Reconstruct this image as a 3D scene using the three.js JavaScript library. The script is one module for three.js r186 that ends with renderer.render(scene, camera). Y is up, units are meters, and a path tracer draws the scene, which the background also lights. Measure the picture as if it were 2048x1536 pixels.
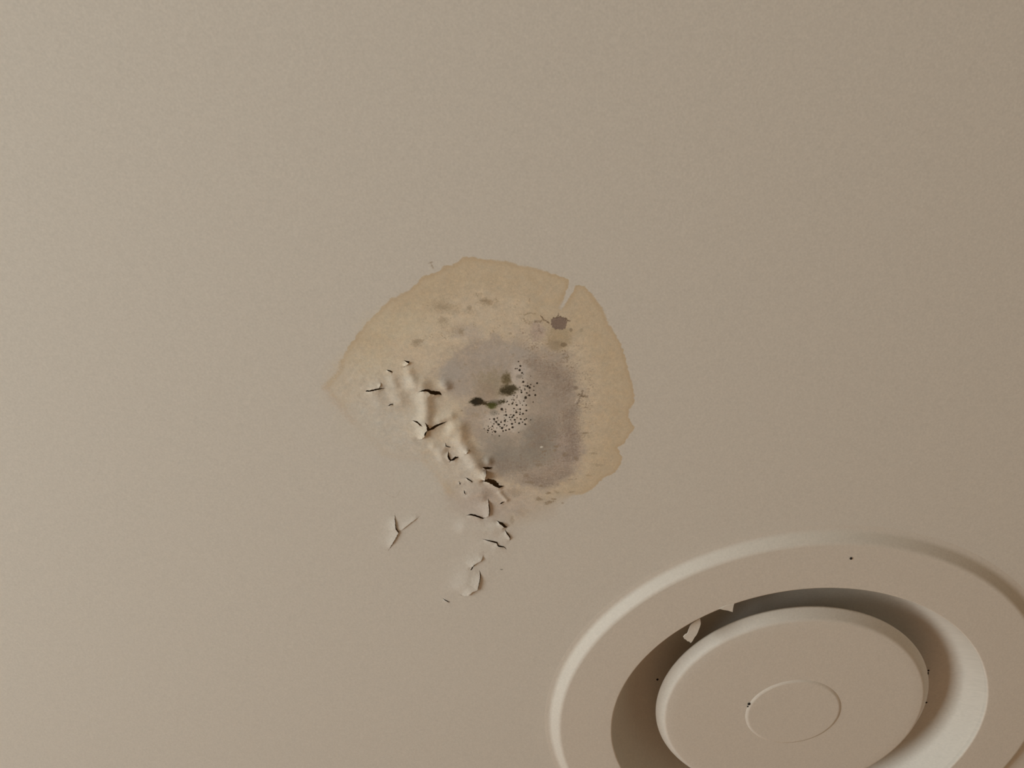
import * as THREE from 'three';
import { RectAreaLightUniformsLib } from 'three/addons/lights/RectAreaLightUniformsLib.js';
import { ImprovedNoise } from 'three/addons/math/ImprovedNoise.js';

// ---------------------------------------------------------------- camera, lights, exposure
const CEILING = 2.4, DROP = 0.4077;                 // ceiling height, distance from lens up to the ceiling
const FOCAL = 1880, LEAN = 0.557;                   // focal length in pixels of a 2048 wide frame; angle between view axis and the vertical
const scene = new THREE.Scene();
scene.background = new THREE.Color(0x000000);
const camera = new THREE.PerspectiveCamera(2 * Math.atan(768 / FOCAL) * 180 / Math.PI, 4 / 3, 0.01, 50);
camera.position.set(0, CEILING - DROP, 0);
camera.lookAt(0, CEILING - DROP + Math.cos(LEAN), -Math.sin(LEAN));
scene.add(camera);

const renderer = new THREE.WebGLRenderer({ antialias: true });
renderer.toneMapping = THREE.LinearToneMapping;
renderer.toneMappingExposure = 2.54;
renderer.shadowMap.enabled = true;
RectAreaLightUniformsLib.init();

const LAMP = { at: [-1.72, 1.46, 0.05], w: 1.05, h: 0.9, color: [0.92, 0.99, 0.99], power: 3.6 };   // cool panel on the left wall
const WARM = { at: [-0.3, -1.7], color: [1.0, 0.62, 0.44], power: 4.2 };          // added warm fill, set in the ceiling out of view

// ---------------------------------------------------------------- small helpers
const taken = {};
function numbered(name) {
  const n = taken[name] = (taken[name] ?? -1) + 1;
  return n ? `${name}_${String(n).padStart(3, '0')}` : name;
}
function put(name, geometry, material, parent = scene, data = {}) {
  const m = new THREE.Mesh(geometry, material);
  m.name = numbered(name); m.castShadow = m.receiveShadow = true;
  Object.assign(m.userData, data);
  parent.add(m);
  return m;
}
const clamp = (x, a = 0, b = 1) => Math.min(b, Math.max(a, x));
const smooth = (a, b, x) => { const t = clamp((x - a) / (b - a)); return t * t * (3 - 2 * t); };
const perlin = new ImprovedNoise();
const noise = (x, y, z = 0) => perlin.noise(x, y, z);
function fbm(x, y, z, octaves) {
  let s = 0, a = 1, n = 0;
  for (let i = 0; i < octaves; i++) { s += a * noise(x, y, z + i * 7.3); n += a; a *= 0.55; x *= 2.03; y *= 2.03; }
  return s / n;
}
function seeded(s) { return () => { s |= 0; s = s + 0x6D2B79F5 | 0; let t = Math.imul(s ^ s >>> 15, 1 | s); t = t + Math.imul(t ^ t >>> 7, 61 | t) ^ t; return ((t ^ t >>> 14) >>> 0) / 4294967296; }; }
// survey of the ceiling: a spot measured in the photograph becomes metres on the ceiling (u to the right, v away from the camera)
function at(px, py) {
  const X = (px - 1024) / FOCAL, Y = (py - 768) / FOCAL;
  const t = DROP / (Math.cos(LEAN) - Y * Math.sin(LEAN));
  return [X * t, t * (Math.cos(LEAN) * Y + Math.sin(LEAN))];
}
const PX = 0.00028;                                 // metres on the ceiling for one measured pixel, near the stain
// nearest point on a polyline: distance, which side (+ right of travel), fraction along, segment
function nearest(line, u, v, closed = false) {
  let best = 1e9, side = 1, seg = 0, frac = 0;
  const n = line.length - (closed ? 0 : 1);
  for (let i = 0; i < n; i++) {
    const a = line[i], b = line[(i + 1) % line.length];
    const dx = b[0] - a[0], dy = b[1] - a[1], ex = u - a[0], ey = v - a[1];
    const t = clamp((ex * dx + ey * dy) / (dx * dx + dy * dy));
    const qx = ex - t * dx, qy = ey - t * dy, d = qx * qx + qy * qy;
    if (d < best) {
      best = d; seg = i; frac = t;
      let tx = dx, ty = dy;
      const m = t === 0 ? i - 1 : t === 1 ? i + 1 : -1;   // at a bend the side is judged from both segments
      if (m >= 0 && m < line.length - 1) {
        const p = line[m], q = line[m + 1], l = Math.hypot(q[0] - p[0], q[1] - p[1]), k = Math.hypot(dx, dy);
        tx = dx / k + (q[0] - p[0]) / l; ty = dy / k + (q[1] - p[1]) / l;
      }
      const at0 = t === 1 ? b : a;
      side = tx * (v - at0[1]) - ty * (u - at0[0]) >= 0 ? 1 : -1;
      if (t > 0 && t < 1) side = dx * ey - dy * ex >= 0 ? 1 : -1;
    }
  }
  return { d: Math.sqrt(best), side, seg, frac };
}
function inside(poly, u, v) {
  let c = false;
  for (let i = 0, j = poly.length - 1; i < poly.length; j = i++) {
    const a = poly[i], b = poly[j];
    if ((a[1] > v) !== (b[1] > v) && u < (b[0] - a[0]) * (v - a[1]) / (b[1] - a[1]) + a[0]) c = !c;
  }
  return c;
}

// ---------------------------------------------------------------- the damaged paint: what was measured
// outline of the water stain: x, y, how strong its rim is there, how wide its edge fades (millimetres)
const OUTLINE = [
  [652, 772, .5, .8], [668, 757, .8, .5], [684, 738, .8, .5], [683, 722, .8, .5], [690, 706, .8, .5], [700, 690, .9, .5], [716, 668, .9, .5], [735, 645, 1, .5], [758, 622, 1, .6], [780, 600, .9, .9],
  [800, 590, .8, 1], [822, 578, .9, .6], [836, 565, 1, .4], [842, 554, 1, .4], [860, 550, 1, .4], [876, 543, 1, .4], [890, 533, 1, .4], [905, 530, 1, .4], [916, 525, 1, .4], [925, 515, 1, .4],
  [945, 515, 1, .5], [965, 519, 1, .6], [990, 521, .9, .7], [1015, 524, .9, .8], [1040, 532, .8, .9], [1062, 535, .8, .8], [1085, 541, .9, .7], [1103, 548, 1, .6], [1120, 553, 1, .4], [1137, 558, 1, .3],
  [1135, 575, 1, .3], [1127, 596, .9, .4], [1119, 616, .4, .8], [1122, 620, .4, .8], [1134, 604, .9, .4], [1145, 586, 1, .3], [1152, 571, 1, .3],
  [1170, 573, 1, .4], [1183, 588, 1, .5], [1195, 605, .9, .6], [1208, 624, .9, .6], [1215, 645, .8, .7], [1226, 663, .9, .6], [1238, 682, 1, .5], [1246, 700, 1, .5], [1252, 722, 1, .5],
  [1257, 745, 1, .5], [1264, 768, 1, .5], [1268, 788, 1, .4], [1268, 805, 1, .4], [1258, 820, .9, .5], [1256, 834, .9, .5], [1269, 857, 1, .4], [1256, 873, 1, .4], [1250, 885, 1, .4], [1234, 896, 1, .3],
  [1245, 915, 1, .3], [1240, 930, 1, .3], [1230, 945, 1, .4], [1204, 957, 1, .5], [1185, 978, .9, .5], [1165, 988, .6, .8], [1142, 990, .4, 1.4],
  [1120, 1003, .15, 4], [1095, 1022, .1, 5], [1060, 1042, .1, 5], [1020, 1050, .1, 5], [985, 1030, .1, 4], [950, 1015, .1, 4], [915, 1000, .2, 3], [893, 985, .45, 1.6], [880, 958, .45, 1.6],
  [858, 932, .4, 1.8], [835, 918, .2, 2], [800, 915, .2, 2], [768, 908, .25, 1.6], [752, 884, .2, 2], [728, 862, .25, 2], [705, 838, .4, 1.6], [682, 812, .5, 1.4], [664, 792, .5, 1.2],
].map(([x, y, rim, soft]) => [...at(x, y), rim, soft * 0.001]);

// cracks in the paint: points x, y, opening in pixels; how far the paint right and left of the line hangs down (mm), over which reach (mm)
const CRACKS = [
  { p: [[732.5, 781.8, 2.5], [735, 781, 3.6], [742, 780.2, 3], [750, 777.6, 3.2], [758.4, 776.4, 3.2], [763, 776, 2], [770, 776, .6]], r: .5, l: .35, reach: 4 },
  { p: [[758.2, 776, 1.8], [760.8, 770.7, 1.2], [761.9, 764.5, .5]], r: .1, l: .5, reach: 2 },
  { p: [[838, 782.4, .5], [843.9, 777.5, 1], [851.4, 775.9, 1.6], [856.9, 777.5, 3], [862.4, 782, 5], [870.6, 784.2, 8], [877.4, 785, 6.5], [880.5, 787, 4], [883.5, 790, .8]], r: 1.1, l: .2, reach: 4 },
  { p: [[773, 739.5, .6], [780.3, 740.6, 1.8], [785.5, 744.3, .7]], r: .6, l: .1, reach: 2.5 },
  { p: [[808, 720.6, .5], [814.5, 722.5, 2], [818, 723, 2.6], [817.6, 725.6, 2.2], [811.8, 730.3, 1.5], [807, 734, 1]], r: .9, l: .1, reach: 2.5 },
  { p: [[776.5, 811.4, .8], [781, 807.9, 1.6], [787.2, 807.3, .5]], r: .5, l: .1, reach: 2.5 },
  { p: [[825.5, 840.8, .5], [833.6, 840.8, 2], [839.1, 844.5, 2.3], [844.5, 849.2, .7]], r: .7, l: .1, reach: 3 },
  { p: [[851, 841, .8], [855.5, 848.6, 3.6], [857, 855.4, 5], [852, 860.9, 5], [850, 869.1, 3.4], [843.2, 875.3, 2], [835, 880.5, .8]], r: 1.7, l: .2, reach: 6 },
  { p: [[855, 860, 4], [863.7, 855.6, 6], [873.3, 849.6, 6], [884.2, 845, 4], [894, 841.6, .5]], r: .5, l: .3, reach: 4 },
  { p: [[891, 885.5, .7], [892.4, 891, 2], [900.6, 893.7, 1]], r: .3, l: .1, reach: 2 },
  { p: [[896.7, 902, .7], [896.3, 909.3, 3], [898.8, 916.1, 3.6], [901.5, 919.6, 2.8], [898.5, 924.8, 1]], r: .7, l: .1, reach: 3 },
  { p: [[900.8, 921, 1.5], [907, 917.5, 4.2], [911.1, 914.1, 4.2], [917.6, 913.5, .5]], r: .7, l: .1, reach: 3 },
  { p: [[932.5, 904.8, 1.4], [935, 899.7, 2.6], [939.2, 896.8, .8]], r: .1, l: .8, reach: 3 },
  { p: [[966, 932.3, 1.5], [971.3, 934.4, 5], [976.7, 934.8, 5.4], [985, 935, .7]], r: .7, l: .1, reach: 3.5 },
  { p: [[966.5, 961.5, 3], [976.7, 959.4, 9], [986.3, 962.6, 13], [993.1, 967.4, 10], [998.6, 971.9, 4.5], [1009, 972, .6]], r: 1.2, l: .2, reach: 4.5 },
  { p: [[972.9, 938, .9], [972, 946, 1.4], [970.8, 953, 1.8], [967.5, 960.8, 3]], r: 2.2, l: .1, reach: 8 },
  { p: [[931, 954.2, .6], [937, 956.5, 2.2], [946, 962.4, .6]], r: .6, l: .1, reach: 3 },
  { p: [[919, 963, 1], [920, 966, 2.4], [920.6, 968.6, .8]], r: .3, l: .1, reach: 2 },
  { p: [[928.7, 980, 1.2], [929.4, 983.6, 2.8], [931.4, 988, .7]], r: .1, l: .4, reach: 2.5 },
  { p: [[976.4, 996, .7], [978.1, 1009.1, 1.5], [979.2, 1021.4, 2.6], [978.2, 1028.3, 3], [971.3, 1033.9, 2.2], [966, 1036.4, 1]], r: 1.2, l: .1, reach: 8 },
  { p: [[968.5, 1035.6, 1.6], [965.4, 1036, 2.4], [959, 1032, 2.8], [949.4, 1028.4, 2.8], [941.2, 1027.6, 2], [933, 1030.4, .5]], r: .1, l: .7, reach: 3.5 },
  { p: [[999.5, 1008.2, .8], [1004, 1004.5, 2.2], [1009, 1002.8, .7]], r: .4, l: .1, reach: 2.5 },
  { p: [[994, 1041, .6], [1000, 1043.4, 1.6], [1005.6, 1046.4, 3.2], [1011.5, 1053, 4], [1014, 1053.4, 1]], r: 1.3, l: .1, reach: 6 },
  { p: [[1010.5, 1058.6, 1.2], [1015.4, 1066.4, 2.1], [1020.3, 1073.5, 1.7], [1019.5, 1082, .5]], r: .7, l: .1, reach: 4 },
  { p: [[965.5, 1078, .5], [978.3, 1080.2, 1.7], [993.7, 1083.6, 2.6], [995.6, 1090, 2], [1007.6, 1092.8, 1.8], [1013, 1098.4, .7]], r: .6, l: .1, reach: 4 },
  { p: [[942.3, 1138.6, 3.4], [946, 1132.4, 4.2], [950.4, 1126.6, 2.8], [954.4, 1123.6, 1.2], [961, 1120.6, .7], [968.5, 1109, .4]], r: .1, l: .8, reach: 5 },
  { p: [[959.2, 1140.4, .8], [960.5, 1146, 2.1], [960.7, 1155.3, 2.3], [957.8, 1167, 2.5], [955.4, 1177, 1.9], [945, 1180.4, .8], [937.3, 1188.7, .8], [927.5, 1191.4, 1.2], [919, 1189.3, .6]], r: 1.1, l: .1, reach: 8 },
  { p: [[886, 1197, .5], [894.3, 1201.2, 1.6], [899.6, 1204.4, .7]], r: .4, l: .1, reach: 2.5 },
  { p: [[789.6, 1026, .3], [790.8, 1044, 1], [791.8, 1055.7, 1.2], [797.4, 1063, .9], [793.7, 1071.3, 2], [784.9, 1087, 2.1], [776.4, 1102, .5]], r: .8, l: .1, reach: 5 },
  { p: [[797.6, 1064, .4], [803, 1059.5, .4], [812, 1052, .4], [822, 1044, .4], [840, 1032, .3]], r: .05, l: .5, reach: 4 },
];
for (const c of CRACKS) {
  c.line = c.p.map(([x, y]) => at(x, y));
  c.half = c.p.map(q => q[2] * PX / 2);
  c.along = [0];
  for (let i = 1; i < c.line.length; i++) c.along.push(c.along[i - 1] + Math.hypot(c.line[i][0] - c.line[i - 1][0], c.line[i][1] - c.line[i - 1][1]));
  c.length = c.along[c.along.length - 1];
  c.steps = [];
  for (let k = 0; k <= 24; k++) {
    const q = k / 24 * c.length;
    let i = 0;
    while (i < c.line.length - 2 && c.along[i + 1] < q) i++;
    const f = (q - c.along[i]) / (c.along[i + 1] - c.along[i]), a = c.line[i], b = c.line[i + 1];
    c.steps.push([a[0] + (b[0] - a[0]) * f, a[1] + (b[1] - a[1]) * f, smooth(0, .3, k / 24) * smooth(0, .3, 1 - k / 24)]);
  }
  c.far = Math.max(0.004, c.reach * 0.0026);
  c.box = [Math.min(...c.line.map(q => q[0])) - c.far, Math.max(...c.line.map(q => q[0])) + c.far, Math.min(...c.line.map(q => q[1])) - c.far, Math.max(...c.line.map(q => q[1])) + c.far];
}
// blisters and creases: ridge line, radius (px), height (mm)
const BLISTERS = [
  [[[834, 768], [842, 769]], 15, 1.1], [[[851, 793], [853, 820], [852, 842]], 13, 1.15], [[[890, 768], [893, 771]], 9, .8], [[[918, 853], [922, 880], [938, 905], [950, 924]], 14, 1.15],
  [[[977, 920], [978, 922]], 7, .7], [[[1000, 984], [1013, 999]], 5, .45], [[[795, 790], [800, 800]], 14, .5], [[[818, 742], [824, 756]], 9, .5],
  [[[880, 905], [884, 915]], 9, .5], [[[868, 892], [885, 896]], 8, .5], [[[945, 985], [962, 985]], 16, .6], [[[760, 800], [752, 790]], 14, .35], [[[930, 1055], [985, 1058]], 16, .5], [[[930, 1160], [925, 1170]], 20, .4],
  [[[880, 838], [902, 832]], 9, .6], [[[905, 850], [900, 868]], 9, .5], [[[786, 760], [790, 768]], 8, .35],
].map(([p, r, h]) => ({ line: p.map(q => at(...q)), r: r * PX, h: h * 0.0016 }));

const LOOSE = [[720, 770], [790, 760], [830, 800], [870, 840], [900, 890], [940, 930], [965, 985], [975, 1040], [985, 1080], [945, 1150]].map(q => at(...q));
const mm = 0.001;
const torn = (u, v) => [u + .00022 * noise(u / mm / 1.3, v / mm / 1.3, 2) + .0001 * noise(u / mm / .5, v / mm / .5, 4), v + .00022 * noise(u / mm / 1.3, v / mm / 1.3, 12) + .0001 * noise(u / mm / .5, v / mm / .5, 14)];   // cracks run raggedly
// how far the paint hangs below the ceiling at a spot
function hang(u, v) {
  let h = 0;
  const [wu, wv] = torn(u, v);
  for (const b of BLISTERS) {
    const l0 = b.line[0];
    if (Math.abs(u - l0[0]) > 0.04 || Math.abs(v - l0[1]) > 0.04) continue;
    const d = nearest(b.line, u, v).d / b.r;
    if (d < 2.6) h += b.h * Math.exp(-d * d);
  }
  for (const c of CRACKS) {
    if (u < c.box[0] || u > c.box[1] || v < c.box[2] || v > c.box[3]) continue;
    const n = nearest(c.line, wu, wv), last = c.line.length - 2;
    let mix = n.side > 0 ? 1 : 0, up = 0, down = 0;
    if ((n.seg === 0 && n.frac === 0) || (n.seg === last && n.frac === 1)) {   // past an end of the crack both sides run together
      const a = c.line[n.seg], b = c.line[n.seg + 1], e = n.frac ? b : a, l = Math.hypot(b[0] - a[0], b[1] - a[1]) * (n.d + 1e-9);
      mix = .5 + .5 * ((b[0] - a[0]) * (wv - e[1]) - (b[1] - a[1]) * (wu - e[0])) / l;
    }
    for (const [x, y, t] of c.steps) { const q = 1 / ((wu - x) ** 2 + (wv - y) ** 2 + 4e-8) ** 2; up += q * t; down += q; }
    const x = n.d / (c.reach * 0.001);
    h += (c.l + (c.r - c.l) * mix) * 0.00145 * up / down * Math.exp(-Math.pow(x, 1.25) * 1.6) * smooth(1, .8, n.d / c.far);
  }
  return h;
}
// negative inside an open crack
function gap(u, v) {
  let g = 1;
  const [wu, wv] = torn(u, v);
  for (const c of CRACKS) {
    if (u < c.box[0] || u > c.box[1] || v < c.box[2] || v > c.box[3]) continue;
    const n = nearest(c.line, wu, wv), w = c.half[n.seg] + n.frac * (c.half[n.seg + 1] - c.half[n.seg]);
    g = Math.min(g, n.d - w * .76 * (1 + .55 * noise(u / mm / .75, v / mm / .75, 6)));
  }
  return g;
}

// signed distance to the outline (inside positive) with the nearest segment, looked up through a coarse grid
const CELL = 0.0015, cells = new Map();
function rimAt(u, v) {
  const ci = Math.floor(u / CELL), cj = Math.floor(v / CELL), key = ci * 4096 + cj;
  let c = cells.get(key);
  if (!c) {
    const cu = (ci + .5) * CELL, cv = (cj + .5) * CELL, d = [];
    let best = 1e9;
    for (let i = 0; i < OUTLINE.length; i++) { d[i] = nearest([OUTLINE[i], OUTLINE[(i + 1) % OUTLINE.length]], cu, cv).d; best = Math.min(best, d[i]); }
    c = { segs: [], far: best > CELL, inn: inside(OUTLINE, cu, cv) };
    d.forEach((q, i) => q < best + CELL * 1.5 && c.segs.push(i));
    cells.set(key, c);
  }
  let best = 1e9, seg = 0, frac = 0;
  for (const i of c.segs) {
    const a = OUTLINE[i], b = OUTLINE[(i + 1) % OUTLINE.length], dx = b[0] - a[0], dy = b[1] - a[1], ex = u - a[0], ey = v - a[1];
    const t = clamp((ex * dx + ey * dy) / (dx * dx + dy * dy)), q = (ex - t * dx) ** 2 + (ey - t * dy) ** 2;
    if (q < best) { best = q; seg = i; frac = t; }
  }
  const inn = c.far ? c.inn : inside(OUTLINE, u, v);
  return { d: Math.sqrt(best), seg, frac, inn };
}

// ---------------------------------------------------------------- paint texture of the ceiling and of the stained patch
const PAINT = [212, 207, 197];                      // sRGB of the ceiling paint
const TILE = 0.18, TN = 512;
const stipple = new Float32Array(TN * TN);
{
  const rnd = seeded(11);
  const raw = new Float32Array(TN * TN).map(() => rnd() - .5);
  const wrap = i => (i + TN) % TN;
  for (let y = 0; y < TN; y++) for (let x = 0; x < TN; x++) {
    let s = 0;
    for (let dy = -1; dy <= 1; dy++) for (let dx = -1; dx <= 1; dx++) s += raw[wrap(y + dy) * TN + wrap(x + dx)] * (dx && dy ? 1 : dx || dy ? 2 : 4);
    stipple[y * TN + x] = s / 16 * 3.2;             // about -1 .. 1
  }
}
function stippleAt(u, v) {
  const x = ((u / TILE) % 1 + 1) % 1 * TN, y = ((v / TILE) % 1 + 1) % 1 * TN;
  return stipple[(y | 0) % TN * TN + (x | 0) % TN];
}
function texture(data, w, h, srgb) {
  const t = new THREE.DataTexture(data, w, h, THREE.RGBAFormat, THREE.UnsignedByteType);
  t.magFilter = THREE.LinearFilter; t.minFilter = THREE.LinearMipmapLinearFilter; t.generateMipmaps = true;
  t.wrapS = t.wrapT = THREE.RepeatWrapping;
  if (srgb) t.colorSpace = THREE.SRGBColorSpace;
  t.needsUpdate = true;
  return t;
}
const GRAIN = 0.028;
const tileColor = new Uint8Array(TN * TN * 4), tileBump = new Uint8Array(TN * TN * 4);
for (let i = 0; i < TN * TN; i++) {
  for (let k = 0; k < 3; k++) { tileColor[i * 4 + k] = clamp(PAINT[k] * (1 + GRAIN * stipple[i]), 0, 255); tileBump[i * 4 + k] = clamp(128 + 90 * stipple[i], 0, 255); }
  tileColor[i * 4 + 3] = tileBump[i * 4 + 3] = 255;
}
const tileColorMap = texture(tileColor, TN, TN, true), tileBumpMap = texture(tileBump, TN, TN, false);
tileColorMap.repeat.set(1 / TILE, 1 / TILE); tileBumpMap.repeat.set(1 / TILE, 1 / TILE);

const [U0, V0] = [at(600, 470)[0] - 0.004, at(1000, 470)[1]], [U1, V1] = [0.066, at(1000, 1216)[1]];
const SW = 1184, SH = 1584;
const paint = new Float32Array(SW * SH * 3).fill(1);   // ratio to the clean paint
const texelU = i => U0 + (i + .5) / SW * (U1 - U0), texelV = j => V0 + (j + .5) / SH * (V1 - V0);
const REF = [167, 157, 139];                        // how the clean paint beside the stain looks in the photograph
const tone = (r, g, b) => [r / REF[0], g / REF[1], b / REF[2]];
function over(i, j, c, a) {
  const o = (j * SW + i) * 3;
  for (let k = 0; k < 3; k++) paint[o + k] += (c[k] - paint[o + k]) * a;
}
function region(u0, u1, v0, v1, f) {
  const i0 = clamp(Math.floor((u0 - U0) / (U1 - U0) * SW), 0, SW - 1), i1 = clamp(Math.ceil((u1 - U0) / (U1 - U0) * SW), 0, SW - 1);
  const j0 = clamp(Math.floor((v0 - V0) / (V1 - V0) * SH), 0, SH - 1), j1 = clamp(Math.ceil((v1 - V0) / (V1 - V0) * SH), 0, SH - 1);
  for (let j = j0; j <= j1; j++) { const v = texelV(j); for (let i = i0; i <= i1; i++) f(i, j, texelU(i), v); }
}
// a blot: centre and radii in measured pixels, ragged by noise
function blot(x, y, rx, ry, c, a, { rag = .35, size = 4, turn = 0, soft = .6, speck = 0 } = {}) {
  const [cu, cv] = at(x, y), [ru] = [rx * PX], rv = ry * PX * 1.12, R = Math.max(ru, rv) * (1 + rag + soft);
  const cs = Math.cos(turn), sn = Math.sin(turn);
  region(cu - R, cu + R, cv - R, cv + R, (i, j, u, v) => {
    const du = u - cu, dv = v - cv, p = (du * cs + dv * sn) / ru, q = (-du * sn + dv * cs) / rv;
    let d = Math.hypot(p, q) + rag * (1.5 * fbm(u / mm / size, v / mm / size, x * .37 + y, 3) + .8 * fbm(u / mm / size * 3.7, v / mm / size * 3.7, x, 2));
    let k = a * smooth(1 + soft * .5, 1 - soft * .5, d);
    if (k <= 0) return;
    if (speck) k *= clamp(1 - speck + speck * 2.4 * (.5 + fbm(u / mm / .9, v / mm / .9, y, 3)) - speck * .5, 0, 1.3);
    over(i, j, c, Math.min(1, k));
  });
}
function stroke(points, width, c, a, rag = .3) {
  const line = points.map(q => at(...q)), w = width * PX / 2, m = w * 3;
  region(Math.min(...line.map(q => q[0])) - m, Math.max(...line.map(q => q[0])) + m, Math.min(...line.map(q => q[1])) - m, Math.max(...line.map(q => q[1])) + m, (i, j, u, v) => {
    const n = nearest(line, u, v), d = n.d / w + rag * 3.2 * fbm(u / mm / .7, v / mm / .7, points[0][0], 3);
    const k = a * smooth(1.7, .4, d) * smooth(-.45, .15, fbm(u / mm / .9, v / mm / .9, points[0][1], 2));
    if (k > 0) over(i, j, c, k);
  });
}
{
  const rimTone = tone(164, 146, 117), creamTone = tone(171, 154, 127), rightTone = tone(163, 144, 114), lineTone = tone(156, 134, 102);
  // the tan stain: rim, band and paler middle
  region(U0, U1, V0, V1, (i, j, u, v) => {
    const x = u / mm, y = v / mm;
    const wu = u + 0.0007 * noise(x / 2.2, y / 2.2, 1) + 0.0003 * noise(x / .7, y / .7, 5), wv = v + 0.0007 * noise(x / 2.2, y / 2.2, 9) + 0.0003 * noise(x / .7, y / .7, 3);
    const n = rimAt(wu, wv), a = OUTLINE[n.seg], b = OUTLINE[(n.seg + 1) % OUTLINE.length];
    const sd = n.inn ? n.d : -n.d;
    if (sd < -.012) return;
    const rim = a[2] + (b[2] - a[2]) * n.frac, soft = a[3] + (b[3] - a[3]) * n.frac;
    const cover = smooth(-soft, soft * 1.2, sd);
    if (cover <= 0) return;
    const cloud = fbm(x / 9, y / 9, 2, 4), fine = fbm(x / 2.4, y / 2.4, 20, 3);
    const [mu, mv] = at(1000, 790);
    const up = clamp((mv - v) / 0.06 + .5);         // the band is widest along the upper side
    const pale = smooth(4 + 6 * up, 12 + 12 * up, sd / mm + cloud * 13 + fine * 3);
    const right = smooth(mu + .03, mu + .06, u) * (1 - up * .6);
    let c = [0, 1, 2].map(k => rimTone[k] + (creamTone[k] - rimTone[k]) * pale).map((q, k) => q + (rightTone[k] - q) * .75 * right);
    const weak = smooth(.05, .6, rim + sd / mm / 16);
    over(i, j, c, cover * clamp(.25 + .75 * weak) * (.94 + .25 * cloud));
    const tide = rim * smooth(-soft, soft * .3, sd) * smooth(2.6 * mm, .3 * mm, sd);
    over(i, j, lineTone, tide * .58);
    const mottled = smooth(.12, .42, fbm(x / 1.6, y / 1.6, 44, 4)) * .22 * cover * pale;
    over(i, j, tone(150, 132, 100), mottled);
  });
  // paint that stayed paler on the left, where it lifts, and below
  blot(770, 850, 78, 46, tone(168, 157, 137), .85, { size: 9, soft: 1.1 });
  blot(800, 795, 70, 50, tone(168, 156, 135), .75, { size: 7, soft: 1.1 });
  blot(726, 785, 60, 56, tone(168, 156, 135), .9, { size: 7, soft: 1.1 });
  blot(700, 760, 34, 34, tone(168, 154, 130), .6, { size: 6, soft: 1.2 });
  blot(745, 725, 42, 30, tone(172, 158, 131), .6, { size: 6, soft: 1.2 });
  blot(800, 655, 60, 30, tone(173, 159, 131), .5, { size: 6, soft: 1.2 });
  blot(860, 840, 50, 50, tone(167, 154, 131), .6, { size: 6, soft: 1.1 });
  blot(905, 930, 56, 50, tone(167, 155, 135), .9, { size: 7, soft: 1 });
  blot(840, 955, 44, 42, tone(167, 158, 140), .8, { size: 7, soft: .9 });
  blot(945, 990, 50, 40, tone(159, 146, 127), .8, { size: 6, soft: 1 });
  blot(985, 1030, 50, 24, tone(160, 148, 129), .7, { size: 6, soft: 1 });
  blot(1060, 1025, 50, 22, tone(163, 151, 132), .6, { size: 6, soft: 1 });
  blot(742, 852, 62, 42, tone(167, 157, 138), .8, { size: 7, soft: 1.1 });
  blot(800, 902, 48, 30, tone(167, 157, 139), .8, { size: 7, soft: 1.1 });
  stroke([[649, 776], [660, 764], [668, 757], [682, 739], [684, 722]], 9, tone(158, 138, 108), .6, .3);
  stroke([[651, 775], [664, 795], [684, 818], [706, 842]], 13, tone(163, 147, 125), .55, .4);
  stroke([[706, 842], [728, 864], [752, 886], [768, 909], [800, 916], [832, 918]], 12, tone(165, 152, 131), .5, .5);
  stroke([[848, 922], [872, 945], [888, 970], [896, 986]], 12, tone(168, 148, 120), .3, .6);
  // grey bloom of mould
  const grey = [[880, 742], [898, 704], [938, 676], [990, 668], [1040, 684], [1080, 692], [1108, 684], [1135, 706], [1150, 745], [1160, 790], [1158, 850], [1166, 900], [1152, 944], [1120, 968], [1080, 980], [1040, 976], [1005, 956], [982, 925], [958, 892], [934, 862], [922, 832], [934, 800], [905, 796], [882, 772]].map(q => at(...q));
  region(at(840, 640)[0], at(1200, 900)[0], at(1000, 640)[1], at(1000, 1030)[1], (i, j, u, v) => {
    const x = u / mm, y = v / mm, n = nearest(grey, u, v, true), sd = (inside(grey, u, v) ? 1 : -1) * n.d / mm + 9 * fbm(x / 7, y / 7, 31, 4) + 2 * fbm(x / 1.1, y / 1.1, 8, 2);
    const k = smooth(-4, 5, sd);
    if (k <= 0) return;
    const f = fbm(x / 5, y / 5, 61, 4), w = smooth(-.25, .25, f), c = [0, 1, 2].map(k => tone(138, 125, 109)[k] * (1 - w) + tone(147, 133, 115)[k] * w);
    over(i, j, c, k * clamp(.74 + .5 * f + .5 * fbm(x / 1.4, y / 1.4, 66, 3), .2, 1));
  });
  blot(985, 1005, 70, 40, tone(158, 144, 128), .5, { size: 6, soft: 1 });
  blot(1060, 1000, 60, 28, tone(158, 144, 124), .45, { size: 6, soft: 1, speck: .5 });
  const slate = tone(125, 116, 101), mauve = tone(134, 120, 103), blue = tone(146, 137, 123);
  blot(1078, 870, 36, 34, slate, .75, { soft: .9 }); blot(1020, 918, 55, 28, slate, .7, { soft: 1 }); blot(1085, 905, 34, 26, tone(124, 115, 99), .55, { soft: .9 });
  blot(1000, 900, 26, 40, slate, .5, { soft: 1 }); blot(985, 935, 24, 18, tone(135, 122, 106), .5, { soft: 1 }); blot(972, 890, 14, 40, tone(140, 129, 112), .5, { soft: 1 });
  blot(905, 742, 24, 16, blue, .7, { soft: .9, turn: -.5 }); blot(893, 762, 12, 16, tone(138, 128, 113), .5, { soft: .9 }); blot(1038, 706, 30, 9, blue, .6, { soft: 1, turn: .35 }); blot(985, 712, 40, 20, tone(150, 138, 122), .5, { soft: 1 });
  blot(960, 740, 46, 26, tone(146, 133, 116), .5, { soft: 1 }); blot(922, 776, 22, 24, tone(148, 136, 120), .5, { soft: 1 }); blot(1095, 765, 46, 46, mauve, .6, { soft: 1, speck: .5 });
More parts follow.
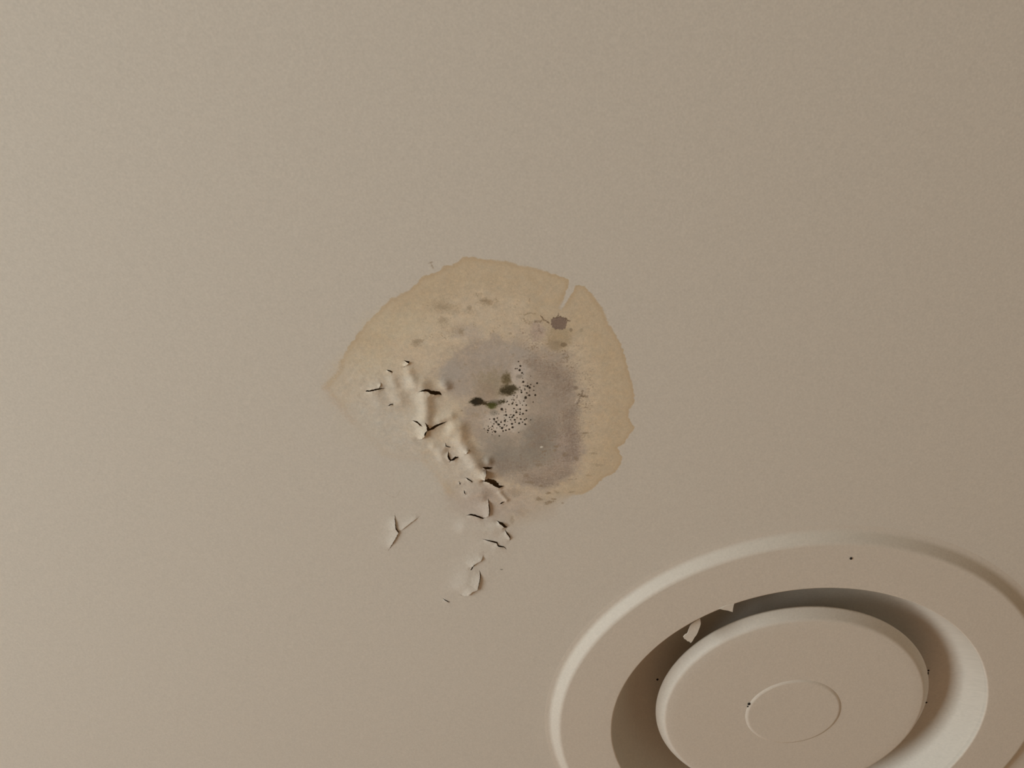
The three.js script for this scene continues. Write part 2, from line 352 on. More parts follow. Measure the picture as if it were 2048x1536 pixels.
  blot(1120, 830, 34, 42, mauve, .55, { soft: 1, speck: .6 }); blot(1135, 900, 28, 40, tone(138, 122, 108), .6, { soft: 1, speck: .7 }); blot(1100, 950, 42, 22, tone(138, 122, 104), .55, { soft: 1, speck: .8 });
  blot(1030, 740, 30, 26, tone(149, 136, 119), .5, { soft: 1 }); blot(935, 665, 24, 14, tone(156, 143, 126), .6, { soft: 1, speck: .3 }); blot(1070, 670, 40, 20, tone(162, 146, 124), .5, { soft: 1 });
  // paler patch under the black spots
  const bare = tone(172, 159, 140);
  blot(1036, 772, 16, 34, bare, .75, { soft: .8, size: 2.5 }); blot(1024, 812, 24, 22, bare, .8, { soft: .8, size: 2.5 }); blot(1002, 842, 32, 20, bare, .8, { soft: .8, size: 2.5 }); blot(1030, 846, 24, 16, bare, .6, { soft: .8, size: 2.5 });
  blot(995, 855, 22, 14, bare, .6, { soft: .8, size: 2.5 }); blot(1040, 738, 14, 14, tone(164, 152, 136), .6, { soft: .9 });
  // speckled brown mould along the right and the lower side
  region(at(1040, 600)[0], at(1215, 900)[0], at(1000, 620)[1], at(1000, 1035)[1], (i, j, u, v) => {
    const x = u / mm, y = v / mm, [cu, cv] = at(1040, 810), r = Math.hypot(u - cu, (v - cv) * .8) / mm;
    const belt = smooth(14, 24, r) * smooth(46, 32, r), s = fbm(x / 1.05, y / 1.05, 77, 4), big = smooth(-.2, .25, fbm(x / 6, y / 6, 55, 3));
    over(i, j, tone(122, 104, 84), belt * big * smooth(-.02, .34, s) * .82);
  });
  region(at(840, 580)[0], at(1080, 800)[0], at(1000, 585)[1], at(1000, 700)[1], (i, j, u, v) => {
    const x = u / mm, y = v / mm, s = fbm(x / .8, y / .8, 91, 3), big = smooth(.12, .35, fbm(x / 4, y / 4, 13, 3));
    over(i, j, tone(132, 114, 86), big * smooth(.0, .32, s) * .72);
  });
  for (const [x, y, w, h, a] of [[882, 612, 20, 12, .5], [905, 618, 14, 9, .45], [972, 603, 14, 8, .55], [990, 608, 9, 6, .4], [938, 622, 10, 7, .4], [888, 645, 10, 10, .4], [915, 660, 16, 10, .5], [1100, 745, 20, 16, .5], [1128, 770, 18, 22, .5], [1140, 840, 14, 26, .5], [1146, 880, 14, 22, .55],
    [1142, 912, 16, 14, .55], [1120, 945, 22, 12, .5], [1090, 965, 24, 12, .5], [1060, 958, 18, 10, .45], [1065, 725, 14, 10, .45], [1085, 855, 22, 22, .45], [1076, 885, 16, 14, .5], [1022, 930, 34, 14, .4]]) blot(x, y, w, h, y < 665 ? tone(134, 117, 90) : tone(121, 105, 88), y < 665 ? a * .65 : a, { soft: 1, size: 2.2, rag: .7, speck: .8 });
  // brown patch at the upper right with its threads
  blot(1117, 676, 22, 22, tone(146, 128, 98), .75, { soft: .9, size: 2.5, speck: .3 }); blot(1112, 690, 14, 8, tone(134, 116, 90), .6, { soft: .9, size: 2 }); blot(1074, 662, 12, 18, tone(146, 128, 112), .65, { soft: .9, size: 2, speck: .4 });
  const patch = [[1102, 638], [1110, 635], [1117, 632], [1124, 634], [1133, 636], [1134, 645], [1132, 656], [1124, 659], [1112, 659], [1104, 654]].map(q => at(...q));
  region(at(1095, 640)[0], at(1142, 640)[0], at(1000, 626)[1], at(1000, 666)[1], (i, j, u, v) => {
    const x = u / mm, y = v / mm, n = nearest(patch, u, v, true), sd = (inside(patch, u, v) ? 1 : -1) * n.d / mm + 1.5 * fbm(x / 1.1, y / 1.1, 3, 4);
    over(i, j, tone(106, 89, 75), smooth(-.3, .35, sd) * (.9 + .3 * fbm(x / .5, y / .5, 4, 2)));
    over(i, j, tone(88, 72, 54), smooth(-.2, .15, sd) * smooth(.7, .2, sd) * smooth(at(1117, 640)[1] + .001, at(1117, 640)[1] - .001, v) * .7);
  });
  stroke([[1049, 630], [1060, 626], [1070, 627]], 2.5, tone(128, 110, 82), .6, .8); stroke([[1046, 636], [1050, 641], [1052, 646], [1062, 648]], 3, tone(126, 108, 84), .6, .8); stroke([[1070, 643], [1078, 644], [1086, 641]], 4, tone(112, 95, 72), .7, .7);
  stroke([[1082, 632], [1087, 639], [1094, 643], [1098, 646]], 2.2, tone(84, 68, 50), .8, .5); stroke([[1116, 632], [1117, 627]], 2.2, tone(90, 72, 54), .8); stroke([[1131, 637], [1136, 641], [1140, 642]], 2, tone(90, 72, 54), .7); stroke([[1077, 650], [1078, 660], [1083, 666]], 3, tone(120, 102, 86), .6, .7);
  stroke([[1124, 702], [1130, 701], [1131, 707], [1126, 709]], 2.4, tone(112, 94, 74), .7, .6); stroke([[1128, 714], [1133, 717], [1137, 713]], 2.6, tone(120, 102, 76), .7, .6); blot(1142, 660, 3, 4, tone(116, 100, 78), .7); blot(1163, 660, 3, 3, tone(140, 124, 98), .6);
  blot(1127, 689, 5, 4, tone(100, 84, 62), .6); blot(1152, 776, 5, 4, tone(110, 94, 76), .5);
  // olive mould in the middle
  blot(985, 768, 28, 25, tone(136, 122, 98), .8, { soft: .9, size: 2.2, rag: .6, speck: .3 }); blot(972, 785, 20, 18, tone(138, 121, 100), .6, { soft: .9, size: 2.5 });
  blot(1013, 758, 8, 11, tone(84, 72, 46), .9, { soft: 1.1, size: 2, rag: .45, speck: .2 }); blot(1016, 781, 15, 9, tone(50, 42, 22), .95, { soft: 1, size: 2.2, rag: .4, turn: -.15, speck: .15 }); blot(1024, 776, 9, 5, tone(58, 50, 30), .8, { soft: .9, size: 1.4 });
  blot(954, 803, 12.5, 7.5, tone(28, 22, 8), .98, { soft: .7, size: 2.2, rag: .35 }); stroke([[958, 803], [972, 807], [986, 808]], 8, tone(46, 34, 14), .95, .35); stroke([[982, 808], [994, 806], [1006, 802]], 8, tone(66, 60, 40), .9, .4);
  blot(985, 811, 9, 6, tone(58, 58, 18), .9, { soft: 1, size: 1.8, rag: .4, speck: .1 }); blot(991, 803, 12, 4, tone(104, 96, 82), .6, { soft: .9 }); blot(988, 826, 7, 6, tone(120, 112, 96), .7, { soft: .8, size: 1.6 }); stroke([[1000, 804], [1007, 803]], 5, tone(48, 40, 20), .8, .5);
  blot(1039, 753, 6, 4, tone(122, 112, 96), .7, { soft: .8, size: 1.6 });
  // black spots, one by one: x, y in an enlargement, size
  const ink = tone(34, 26, 16), dot = (x, y, r, a = .95) => blot(x, y, r, r, ink, a, { soft: .7, rag: .28, size: 1.1 });
  const spots1 = [[1440, 608, 2], [1468, 672, 2.6], [1457, 733, 3], [1420, 712, 1.8], [1395, 712, 1.9], [1492, 775, 2.4], [1712, 925, 2.6], [1605, 990, 3.3], [1572, 968, 3.2], [1540, 965, 2], [1620, 945, 2], [1665, 970, 2], [1462, 985, 1.9], [1482, 1030, 2],
    [1485, 1058, 2.4], [1535, 1020, 1.9], [1565, 1070, 2], [1600, 1102, 2.7], [1685, 1097, 2.8], [1545, 1135, 3.6], [1520, 1185, 2], [1655, 1200, 2], [1415, 1245, 2.7], [1375, 1170, 2], [1350, 1225, 2.5], [1555, 1245, 2.1], [1375, 1295, 2.3], [1465, 1305, 2.6], [1195, 1303, 3.5],
    [1555, 1325, 2.5], [1505, 1372, 2.7], [1410, 1350, 2.8], [1465, 1350, 2], [1460, 1380, 2.1], [1330, 1385, 2], [1260, 1390, 3], [1370, 1395, 2.8], [1510, 905, 2.8], [1375, 1105, 1.9], [1665, 1030, 1.8], [1275, 1190, 2], [1300, 1235, 1.9], [1500, 1245, 1.6]];
  const spots2 = [[1260, 5, 2.4], [1130, 45, 2.2], [1085, 60, 3], [1115, 100, 2.8], [1080, 130, 2], [1060, 165, 2.2], [1000, 165, 1.9], [995, 225, 2.8], [1010, 195, 2], [1100, 245, 3.2], [1050, 210, 2], [1160, 305, 2], [1200, 190, 3.4], [1150, 140, 3.3], [1235, 145, 2.2],
    [1270, 155, 1.9], [1215, 235, 2.3], [1255, 222, 2.6], [1305, 210, 2.2], [1355, 180, 3.1], [1345, 130, 3], [1240, 85, 3], [1385, 70, 2.8], [1325, 70, 2], [1395, 105, 2], [1450, 120, 2.8], [1475, 60, 2.6], [1500, 105, 2], [1530, 70, 2.2], [1555, 55, 2.2], [1540, 135, 2.6],
    [1620, 70, 1.8], [1445, 255, 1.6], [1185, 105, 2.3], [1020, 60, 1.9], [940, 200, 1.4], [990, 255, 1.8], [1310, 35, 2.1], [1350, 30, 2.4], [1420, 40, 1.9], [1170, 170, 2], [1060, 250, 1.6]];
  for (const [x, y, r] of spots1) dot(840 + x / 7.314, 640 + y / 7.314, r * .66, r < 2.1 ? .75 : .97);
  for (const [x, y, r] of spots2) dot(840 + x / 7.314, 830 + y / 7.314, r * .66, r < 2.1 ? .75 : .97);
  const rnd = seeded(5);
  for (let k = 0; k < 70; k++) { const t = rnd(), a = rnd() * 6.28, q = Math.sqrt(rnd()) * 22; dot(1052 - 62 * t + Math.cos(a) * q, 765 + 92 * t + Math.sin(a) * q, .7 + rnd() * .55, .35 + rnd() * .4); }
  // scattered small marks
  const mark = tone(120, 102, 78);
  for (const [x, y, w, h, a, t] of [[835, 683, 10, 4, .55, -.2], [833, 690, 7, 4, .35, 0], [975, 604, 9, 4, .5, .2], [966, 601, 5, 2.5, .4, 0], [880, 614, 9, 5, .3, .4], [939, 616, 4, 3, .5, 0], [884, 640, 6, 5, .3, 0], [1170, 866, 6, 2, .7, 0], [1187, 907, 5, 2, .5, 0], [1152, 917, 5, 3, .6, .8], [1112, 893, 4, 2.2, .7, 0],
    [1109, 901, 3, 3, .6, 0], [1130, 909, 5, 4, .5, 0], [1090, 902, 3, 2, .6, 0], [1078, 930, 5, 3, .5, 0], [1052, 952, 6, 4, .5, 0], [1060, 965, 9, 2.4, .6, .2], [1082, 972, 5, 2, .7, .2], [1097, 986, 5, 2.4, .8, 0], [1099, 1004, 8, 2.6, .8, -.1], [1108, 998, 5, 2, .7, 0], [1078, 998, 6, 4, .7, 0], [1094, 1008, 4, 2, .6, 0],
    [1143, 984, 6, 1.6, .5, -.2], [1140, 959, 5, 1.5, .5, 0], [1152, 958, 4, 1.5, .4, 0], [1176, 951, 5, 2, .4, 0], [1195, 930, 10, 3, .35, .2], [1113, 984, 6, 2, .4, .5], [1125, 1006, 2, 2, .5, 0], [862, 525, 4, 1.2, .55, -.3], [865, 533, 1.5, 4, .5, -.4], [923, 663, 4, 4, .5, 0], [1027, 710, 3, 3, .3, 0], [1020, 667, 3, 2, .5, 0], [930, 729, 3, 2, .4, 0], [923, 737, 2.5, 2, .4, 0],
    [919, 762, 2.5, 2, .35, 0], [946, 750, 4, 4, .3, 0], [970, 825, 3, 2, .5, 0], [923, 822, 3, 1.6, .6, 0], [950, 830, 6, 4, .35, 0], [900, 776, 6, 1.6, .5, 0], [958, 762, 3, 2, .4, .6], [1030, 985, 14, 8, .3, 0], [1024, 1040, 4, 8, .35, 0], [1042, 1024, 14, 10, .15, 0]]) blot(x, y, w, h, mark, a * .9, { soft: 1, size: .9, rag: .9, turn: t });
  stroke([[1165, 781], [1163, 792], [1156, 805], [1154, 808]], 2.6, tone(104, 88, 70), .75, .7); stroke([[1157, 789], [1164, 792], [1173, 793]], 5, tone(100, 84, 64), .8, .5);
  stroke([[1154, 798], [1150, 806]], 2, tone(184, 168, 144), .6); blot(1083, 894, 3, 2, tone(186, 178, 160), .8, { size: .8 });
  stroke([[770, 985], [779, 992], [791, 995], [796, 990], [801, 980]], 1.6, tone(146, 134, 116), .5, .7); stroke([[712, 783], [719, 786], [720, 796]], 1.4, tone(150, 134, 110), .5, .5);
  blot(1003, 1139, 3, 1.4, tone(100, 94, 80), .7, { size: .8 });
  // the damp paint is blotched and finely speckled all over
  region(U0, U1, V0, V1, (i, j, u, v) => {
    const n = rimAt(u, v);
    if (!n.inn) return;
    const x = u / mm, y = v / mm, k = smooth(0, 6, n.d / mm), o = (j * SW + i) * 3;
    const f = 1 + k * (.075 * fbm(x / .55, y / .55, 15, 2) + .06 * fbm(x / 2.2, y / 2.2, 25, 3) + .05 * fbm(x / 7, y / 7, 35, 3));
    const w = k * .022 * fbm(x / 4, y / 4, 45, 3);
    paint[o] *= f * (1 + w); paint[o + 1] *= f; paint[o + 2] *= f * (1 - w);
  });
}
const stainData = new Uint8Array(SW * SH * 4);
for (let j = 0; j < SH; j++) {
  const v = texelV(j);
  for (let i = 0; i < SW; i++) {
    const o = j * SW + i, u = texelU(i), g = 1 + GRAIN * stippleAt(u, v);
    for (let k = 0; k < 3; k++) stainData[o * 4 + k] = clamp(PAINT[k] * paint[o * 3 + k] * g, 0, 255);
    stainData[o * 4 + 3] = 255;
  }
}
const stainMap = texture(stainData, SW, SH, true);
stainMap.wrapS = stainMap.wrapT = THREE.ClampToEdgeWrapping;
// the stained patch has uv in metres too; the map is scaled and shifted onto its rectangle
stainMap.repeat.set(1 / (U1 - U0), 1 / (V1 - V0)); stainMap.offset.set(-U0 / (U1 - U0), -V0 / (V1 - V0));

// ---------------------------------------------------------------- materials
const M = {
  ceiling: new THREE.MeshStandardMaterial({ map: tileColorMap, bumpMap: tileBumpMap, bumpScale: 0.00004, roughness: .85, side: THREE.DoubleSide }),
  stain: new THREE.MeshStandardMaterial({ map: stainMap, bumpMap: tileBumpMap, bumpScale: 0.00004, roughness: .85, side: THREE.DoubleSide }),
  vent: new THREE.MeshStandardMaterial({ map: tileColorMap, bumpMap: tileBumpMap, bumpScale: 0.00003, color: new THREE.Color(1, .985, .975), roughness: .62, side: THREE.DoubleSide }),
  duct: new THREE.MeshStandardMaterial({ color: 0x6b6258, roughness: .6, metalness: .3, side: THREE.DoubleSide }),
  plaster: new THREE.MeshStandardMaterial({ color: 0xb4966e, roughness: 1 }),
  dirt: new THREE.MeshStandardMaterial({ color: 0x1c1610, roughness: 1 }),
  wall: new THREE.MeshStandardMaterial({ color: 0xd8cbb6, roughness: .9 }),
  floor: new THREE.MeshStandardMaterial({ color: 0xa8927a, roughness: .6 }),
  lampBody: new THREE.MeshStandardMaterial({ color: 0xdddddd, roughness: .5 }),
};

// ---------------------------------------------------------------- room shell
const X0 = -1.8, X1 = 2.2, Z0 = -2.4, Z1 = 1.7;     // inner faces of the walls
const VENT = { r: 0.12, u: 0.1853, v: 0.5114 };
const structure = { kind: 'structure' };
const box = (w, h, d, x, y, z) => new THREE.BoxGeometry(w, h, d).translate(x, y, z);
const CX = (X0 + X1) / 2, CZ = (Z0 + Z1) / 2, LX = X1 - X0, LZ = Z1 - Z0;
put('floor', box(LX + .3, .15, LZ + .3, CX, -.075, CZ), M.floor, scene, structure);
put('wall_left', box(.15, CEILING, LZ, X0 - .075, CEILING / 2, CZ), M.wall, scene, structure);
put('wall_right', box(.15, CEILING, LZ, X1 + .075, CEILING / 2, CZ), M.wall, scene, structure);
put('wall_far', box(LX + .3, CEILING, .15, CX, CEILING / 2, Z0 - .075), M.wall, scene, structure);
put('wall_near', box(LX + .3, CEILING, .15, CX, CEILING / 2, Z1 + .075), M.wall, scene, structure);

const ceiling = new THREE.Group();
ceiling.name = 'ceiling'; ceiling.userData = { kind: 'structure', label: 'off-white painted ceiling with a water stain and peeling paint' };
ceiling.position.y = CEILING;
scene.add(ceiling);
function slab(y0, y1, holes) {                      // a plate over the whole room; shape drawn in u, v (v = -z)
  const s = new THREE.Shape([[X0 - .15, -Z1 - .15], [X1 + .15, -Z1 - .15], [X1 + .15, -Z0 + .15], [X0 - .15, -Z0 + .15]].map(q => new THREE.Vector2(...q)));
  s.holes.push(...holes);
  const g = new THREE.ExtrudeGeometry(s, { depth: y1 - y0, bevelEnabled: false, curveSegments: 96 });
  g.rotateX(-Math.PI / 2).translate(0, y0, 0);
  return g;
}
const ventHole = () => { const p = new THREE.Path(); p.absarc(VENT.u, VENT.v, VENT.r * 1.2, 0, Math.PI * 2, true); return p; };
const patchHole = new THREE.Path([[U0, V0], [U0, V1], [U1, V1], [U1, V0]].map(q => new THREE.Vector2(...q)));
put('ceiling_board', slab(0, .0035, [ventHole(), patchHole]), M.ceiling, ceiling);
put('plaster_backing', slab(.0035, .2, [ventHole()]), M.plaster, ceiling);

// ---------------------------------------------------------------- stained and peeling paint: one sheet, split where it cracked
{
  const [fu0, fv0] = [at(715, 760)[0], at(900, 706)[1]], [fu1, fv1] = [at(1028, 1060)[0], at(900, 1212)[1]];
  const FINE = 0.00019, COARSE = 0.0006;
  const lines = (a, f0, f1, b) => {
    const o = [], add = (p, q, s) => { const n = Math.max(1, Math.round((q - p) / s)); for (let i = 0; i < n; i++) o.push(p + (q - p) * i / n); };
    add(a, f0, COARSE); add(f0, f1, FINE); add(f1, b, COARSE); o.push(b);
    return o;
  };
  const us = lines(U0, fu0, fu1, U1), vs = lines(V0, fv0, fv1, V1), nu = us.length, nv = vs.length;
  const pos = new Float32Array(nu * nv * 3), flat = new Float32Array(nu * nv * 2), openness = new Float32Array(nu * nv);
  for (let j = 0; j < nv; j++) for (let i = 0; i < nu; i++) {
    let u = us[i], v = vs[j];
    const o = j * nu + i, edge = i === 0 || j === 0 || i === nu - 1 || j === nv - 1;
    let g = gap(u, v);
    if (Math.abs(g) < FINE * .62 && !edge) {        // draw vertices onto the lip of the crack
      const e = 2e-6, gu = (gap(u + e, v) - gap(u - e, v)) / (2 * e), gv = (gap(u, v + e) - gap(u, v - e)) / (2 * e), l = gu * gu + gv * gv;
      if (l > .2) { u -= g * gu / l; v -= g * gv / l; g = 0; }
    }
    openness[o] = g;
    flat[o * 2] = u; flat[o * 2 + 1] = v;
    const h = edge ? 0 : hang(u, v) + 0.00007 * damage(u, v) * (1 + 2 * fbm(u / mm / 5, v / mm / 5, 70, 3));
    pos[o * 3] = u; pos[o * 3 + 1] = -h; pos[o * 3 + 2] = -v;
  }
  function damage(u, v) {                           // where the paint is loose enough to ripple
    const a = nearest(LOOSE, u, v);
    return smooth(.016, .004, a.d);
  }
  const flakes = [
    [[700, 740], [760, 735], [800, 762], [765, 776], [733, 781]], [[733, 783], [768, 778], [790, 806], [776, 812], [800, 838], [760, 840], [715, 810]],
    [[839, 783], [863, 785], [882, 791], [884, 842], [858, 853], [850, 842], [850, 800]], [[792, 812], [826, 840], [845, 850], [857, 857], [849, 868], [834, 881], [806, 860]],
    [[858, 862], [894, 843], [912, 858], [902, 884], [876, 892], [852, 874]], [[901, 895], [916, 886], [933, 905], [918, 914], [908, 914], [899, 905]],
    [[903, 922], [918, 915], [948, 918], [967, 933], [972, 945], [967, 960], [946, 962], [930, 953], [905, 940]], [[920, 968], [946, 964], [968, 962], [988, 970], [1000, 976], [1004, 1000], [980, 1000], [979, 1028], [966, 1036], [940, 1027], [930, 988]],
    [[938, 1034], [966, 1038], [996, 1042], [1012, 1056], [1020, 1074], [1012, 1096], [995, 1086], [966, 1078], [930, 1062]], [[905, 1140], [943, 1139], [959, 1142], [960, 1158], [956, 1177], [938, 1188], [920, 1189], [900, 1170]],
    [[742, 1060], [770, 1040], [790, 1036], [796, 1062], [786, 1086], [777, 1101], [752, 1090]], [[802, 722], [814, 722], [818, 724], [808, 733], [796, 734]], [[766, 742], [774, 740], [785, 744], [792, 752], [778, 760], [768, 754]],
    [[862, 852], [856, 846], [866, 838], [890, 842], [874, 848]],
  ].map(p => ({ poly: p.map(q => at(...q)) }));
  for (const f of flakes) f.box = [Math.min(...f.poly.map(q => q[0])), Math.max(...f.poly.map(q => q[0])), Math.min(...f.poly.map(q => q[1])), Math.max(...f.poly.map(q => q[1]))];
  const sets = [[], [], ...flakes.map(() => [])], all = [];
  const FU0 = fu0 - .01, FU1 = fu1 + .01, FV0 = fv0 - .01, FV1 = fv1 + .01;
  const sort = (a, b, c) => {
    const g = (openness[a] + openness[b] + openness[c]) / 3;
    if (g < 1e-9) return;                           // an open crack
    const u = (flat[a * 2] + flat[b * 2] + flat[c * 2]) / 3, v = (flat[a * 2 + 1] + flat[b * 2 + 1] + flat[c * 2 + 1]) / 3;
    if (g < FINE * 3) {
      if (gap(u, v) < 0) return;
      for (const [p, q] of [[a, b], [b, c], [c, a]]) if (gap((flat[p * 2] + flat[q * 2]) / 2, (flat[p * 2 + 1] + flat[q * 2 + 1]) / 2) < -2e-5) return;
    }
    let k = -1;
    if (u > FU0 && u < FU1 && v > FV0 && v < FV1) k = flakes.findIndex(f => u > f.box[0] && u < f.box[1] && v > f.box[2] && v < f.box[3] && inside(f.poly, u, v));
    const s = k >= 0 ? k + 2 : rimAt(u, v).inn ? 1 : 0;
    sets[s].push(a, b, c); all.push(a, b, c);
  };
  for (let j = 0; j < nv - 1; j++) for (let i = 0; i < nu - 1; i++) {
    const a = j * nu + i, b = a + 1, c = a + nu, d = c + 1;
    sort(a, c, b); sort(b, c, d);                   // facing down
  }
  const whole = new THREE.BufferGeometry();
  whole.setAttribute('position', new THREE.BufferAttribute(pos, 3)); whole.setIndex(all); whole.computeVertexNormals();
  const nor = whole.attributes.normal.array;
  let flip = 1;
  if (nor[1] > 0) flip = -1;
  const part = list => {
    const map = new Map(), P = [], N = [], T = [], I = [];
    for (const k of list) {
      let m = map.get(k);
      if (m === undefined) {
        m = map.size; map.set(k, m);
        P.push(pos[k * 3], pos[k * 3 + 1], pos[k * 3 + 2]); N.push(flip * nor[k * 3], flip * nor[k * 3 + 1], flip * nor[k * 3 + 2]); T.push(flat[k * 2], flat[k * 2 + 1]);
      }
      I.push(m);
    }
    if (flip < 0) for (let q = 0; q < I.length; q += 3) [I[q], I[q + 1]] = [I[q + 1], I[q]];
    const g = new THREE.BufferGeometry();
    g.setAttribute('position', new THREE.Float32BufferAttribute(P, 3)); g.setAttribute('normal', new THREE.Float32BufferAttribute(N, 3)); g.setAttribute('uv', new THREE.Float32BufferAttribute(T, 2));
    g.setIndex(I);
    return g;
  };
  put('paint_layer', part(sets[0]), M.stain, ceiling);
  put('water_stain', part(sets[1]), M.stain, ceiling, { label: 'tan-rimmed water stain with grey bloom and black mould spots' });
  sets.slice(2).forEach(s => s.length && put('paint_flake', part(s), M.stain, ceiling));
}

// ---------------------------------------------------------------- round air vent
const vent = new THREE.Group();
vent.name = 'air_vent'; vent.userData = { label: 'round off-white ceiling air vent with a recessed disc in the middle', category: 'vent' };
vent.position.set(VENT.u, CEILING - .0433 * VENT.r, -VENT.v);   // the origin lies in the plane of the opening
scene.add(vent);
const R = VENT.r;
function turned(points, segments = 192) {           // profile r, height in units of the opening radius
  const g = new THREE.LatheGeometry(points.map(([r, h]) => new THREE.Vector2(r * R, h * R)), segments);
  const uv = g.attributes.uv, p = g.attributes.position;
  for (let i = 0; i < uv.count; i++) uv.setXY(i, p.getX(i), p.getZ(i) + p.getY(i));
  return g;
}
function rounded(pts, steps = 6) {                  // corners [r, h, radius] rounded
  const o = [];
  pts.forEach(([r, h, k], i) => {
    if (!k || i === 0 || i === pts.length - 1) { o.push([r, h]); return; }
    const a = pts[i - 1], b = pts[i + 1], la = Math.hypot(a[0] - r, a[1] - h), lb = Math.hypot(b[0] - r, b[1] - h), d = Math.min(k, la * .48, lb * .48);
    const p = [r + (a[0] - r) / la * d, h + (a[1] - h) / la * d], q = [r + (b[0] - r) / lb * d, h + (b[1] - h) / lb * d];
    for (let s = 0; s <= steps; s++) { const t = s / steps, w = 1 - t; o.push([w * w * p[0] + 2 * w * t * r + t * t * q[0], w * w * p[1] + 2 * w * t * h + t * t * q[1]]); }
  });
  return o;
}
const ring = put('flange_ring', turned(rounded([[1.415, .0476], [1.362, .0429, .01], [1.334, .041, .026], [1.287, -.001, .013], [1.06, .0, .03], [1.0, .001, .01], [.9968, .03]])), M.vent, vent);
const throat = put('throat', turned(rounded([[.9972, .026], [.972, .1, .06], [.91, .21, .08], [.82, .29, .08], [.70, .345, .08], [.34, .36, .02], [.335, .5]])), M.vent, vent);
put('duct', turned(rounded([[.345, .45], [.33, .47, .01], [.33, 2.2, .05], [0.001, 2.2]])), M.duct, vent, { label: 'dull grey duct above the throat' });
const disc = put('valve_disc', turned(rounded([[.001, .17], [.6, .17, .04], [.74, .145, .01], [.747, .13, .006], [.703, .0795, .012], [.66, .077, .03], [.3, .077, .05], [.001, .077]])), M.vent, vent);
put('boss', turned(rounded([[.264, .079], [.258, .0755, .008], [.247, .0705, .006], [.2, .0705, .03], [.001, .071]]), 128), M.vent, disc);
put('spindle', turned([[.06, .165], [.06, .9], [.001, .9]], 32), M.duct, vent);
put('bracket', box(.66 * R, .03 * R, .09 * R, 0, .85 * R, 0), M.duct, vent);

// a strip of paint hanging in the opening and a tooth of paint on its edge
function chip(points, y0, y1, thick, bend) {
  const k = (DROP - .0433 * VENT.r + y0) / DROP;
  const poly = points.map(([x, y]) => { const t = at(x, y); return [t[0] * k - VENT.u, t[1] * k - VENT.v]; });
  const s = new THREE.Shape(poly.map(q => new THREE.Vector2(...q)));
  const g = new THREE.ExtrudeGeometry(s, { depth: thick, bevelEnabled: true, bevelSize: .00012, bevelThickness: .00012, bevelSegments: 1, curveSegments: 8 });
  g.rotateX(-Math.PI / 2);
  const p = g.attributes.position, us = poly.map(q => q[1]), lo = Math.min(...us), hi = Math.max(...us);
  for (let i = 0; i < p.count; i++) { const t = (-p.getZ(i) - lo) / (hi - lo); p.setY(i, p.getY(i) + y0 + (y1 - y0) * t + bend * t * (1 - t)); }
  g.computeVertexNormals();
  const uv = g.attributes.uv;
  for (let i = 0; i < uv.count; i++) uv.setXY(i, p.getX(i), p.getZ(i));
  return g;
}
put('paint_chip', chip([[1400, 1236], [1401, 1246], [1398, 1254], [1393, 1264], [1387, 1271], [1383, 1277], [1380, 1279.5], [1377.5, 1277], [1374, 1276.5], [1371.5, 1274], [1368, 1272.5], [1366, 1269], [1370, 1265], [1374, 1263.5], [1377, 1257], [1380, 1250], [1384, 1246]], .004, .0015, .0004, .0), M.vent, vent, { label: 'loose strip of paint hanging in the opening' });
put('paint_tooth', chip([[1438, 1217], [1446, 1219], [1456, 1220.5], [1465, 1223.4], [1466, 1216], [1468, 1208], [1452, 1211]], .0001, -.0001, .0004, 0), M.vent, vent);
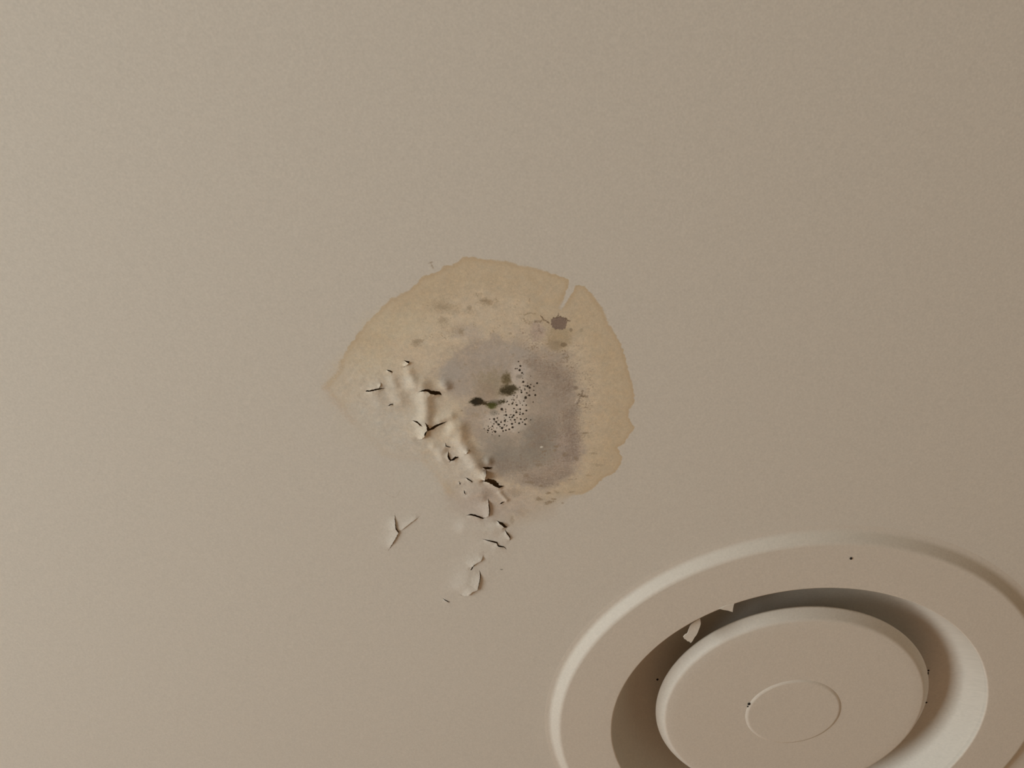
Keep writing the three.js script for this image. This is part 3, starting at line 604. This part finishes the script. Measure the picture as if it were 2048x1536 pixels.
// specks of dirt
const speckShape = (s, k) => { const g = new THREE.IcosahedronGeometry(s, 2), p = g.attributes.position; for (let i = 0; i < p.count; i++) { const f = 1 + .35 * noise(p.getX(i) / s * 1.3 + k, p.getY(i) / s * 1.3, p.getZ(i) / s * 1.3); p.setXYZ(i, p.getX(i) * f, p.getY(i) * f * .5, p.getZ(i) * f * 1.3); } g.computeVertexNormals(); return g; };
function speck(x, y, h, s, parent = vent) {         // on the surface that lies h above the plane of the opening
  const k = (DROP - .0433 * R + h) / DROP, [u, v] = at(x, y);
  const m = put('dirt_speck', speckShape(s, x), M.dirt, parent);
  m.position.set(u * k - VENT.u, h, v * -k + VENT.v);
}
speck(1702, 1117, -.0003, .0007); speck(1498, 1408, .0088, .0009, disc); speck(1495.5, 1413, .0089, .0005, disc);
speck(1855, 1347, .0155, .0009, disc); speck(1857, 1341, .0158, .0006, disc); speck(1315, 1359, .03, .0008); speck(1853, 1405, .0145, .0006, disc);

// ---------------------------------------------------------------- lamp on the left wall, outside the picture
{
  const lamp = new THREE.Group();
  lamp.name = 'wall_lamp'; lamp.userData = { label: 'flat frosted panel lamp fixed to the left wall outside the picture', category: 'lamp' };
  lamp.position.set(X0, LAMP.at[1], LAMP.at[2]);
  scene.add(lamp);
  put('lamp_body', box(.05, LAMP.h + .04, LAMP.w + .04, .025, 0, 0), M.lampBody, lamp);
  put('diffuser', box(.012, LAMP.h, LAMP.w, .056, 0, 0), new THREE.MeshStandardMaterial({ color: 0xf2efe6, emissive: new THREE.Color(...LAMP.color), emissiveIntensity: .6, roughness: .6 }), lamp);
  const light = new THREE.RectAreaLight(new THREE.Color(...LAMP.color), LAMP.power, LAMP.w, LAMP.h);
  light.position.set(X0 + .075, LAMP.at[1], LAMP.at[2]);
  light.lookAt(5, LAMP.at[1], LAMP.at[2]);
  scene.add(light);
}
// ---------------------------------------------------------------- unseen fill light, added for warm bounce off the floor
{
  const lamp = new THREE.Group();
  lamp.name = 'fill_light'; lamp.userData = { label: 'unseen warm fill light added in the ceiling beyond the air vent', category: 'lamp' };
  lamp.position.set(WARM.at[0], CEILING, WARM.at[1]);
  scene.add(lamp);
  const trim = new THREE.LatheGeometry([[.052, -.002], [.06, -.006], [.075, -.004], [.08, .0], [.052, .0]].map(q => new THREE.Vector2(...q)), 48);
  put('trim_ring', trim, M.lampBody, lamp);
  put('lens', new THREE.CylinderGeometry(.052, .052, .002, 48).translate(0, -.001, 0), new THREE.MeshStandardMaterial({ color: 0xf2e6cc, emissive: new THREE.Color(...WARM.color), emissiveIntensity: .8, roughness: .5 }), lamp);
  const light = new THREE.SpotLight(new THREE.Color(...WARM.color), WARM.power, 0, 1.05, .5, 2);
  light.position.set(WARM.at[0], CEILING - .012, WARM.at[1]);
  light.target.position.set(WARM.at[0], 0, WARM.at[1]);
  light.castShadow = true; light.shadow.radius = 2.5;
  scene.add(light, light.target);
}
renderer.render(scene, camera);
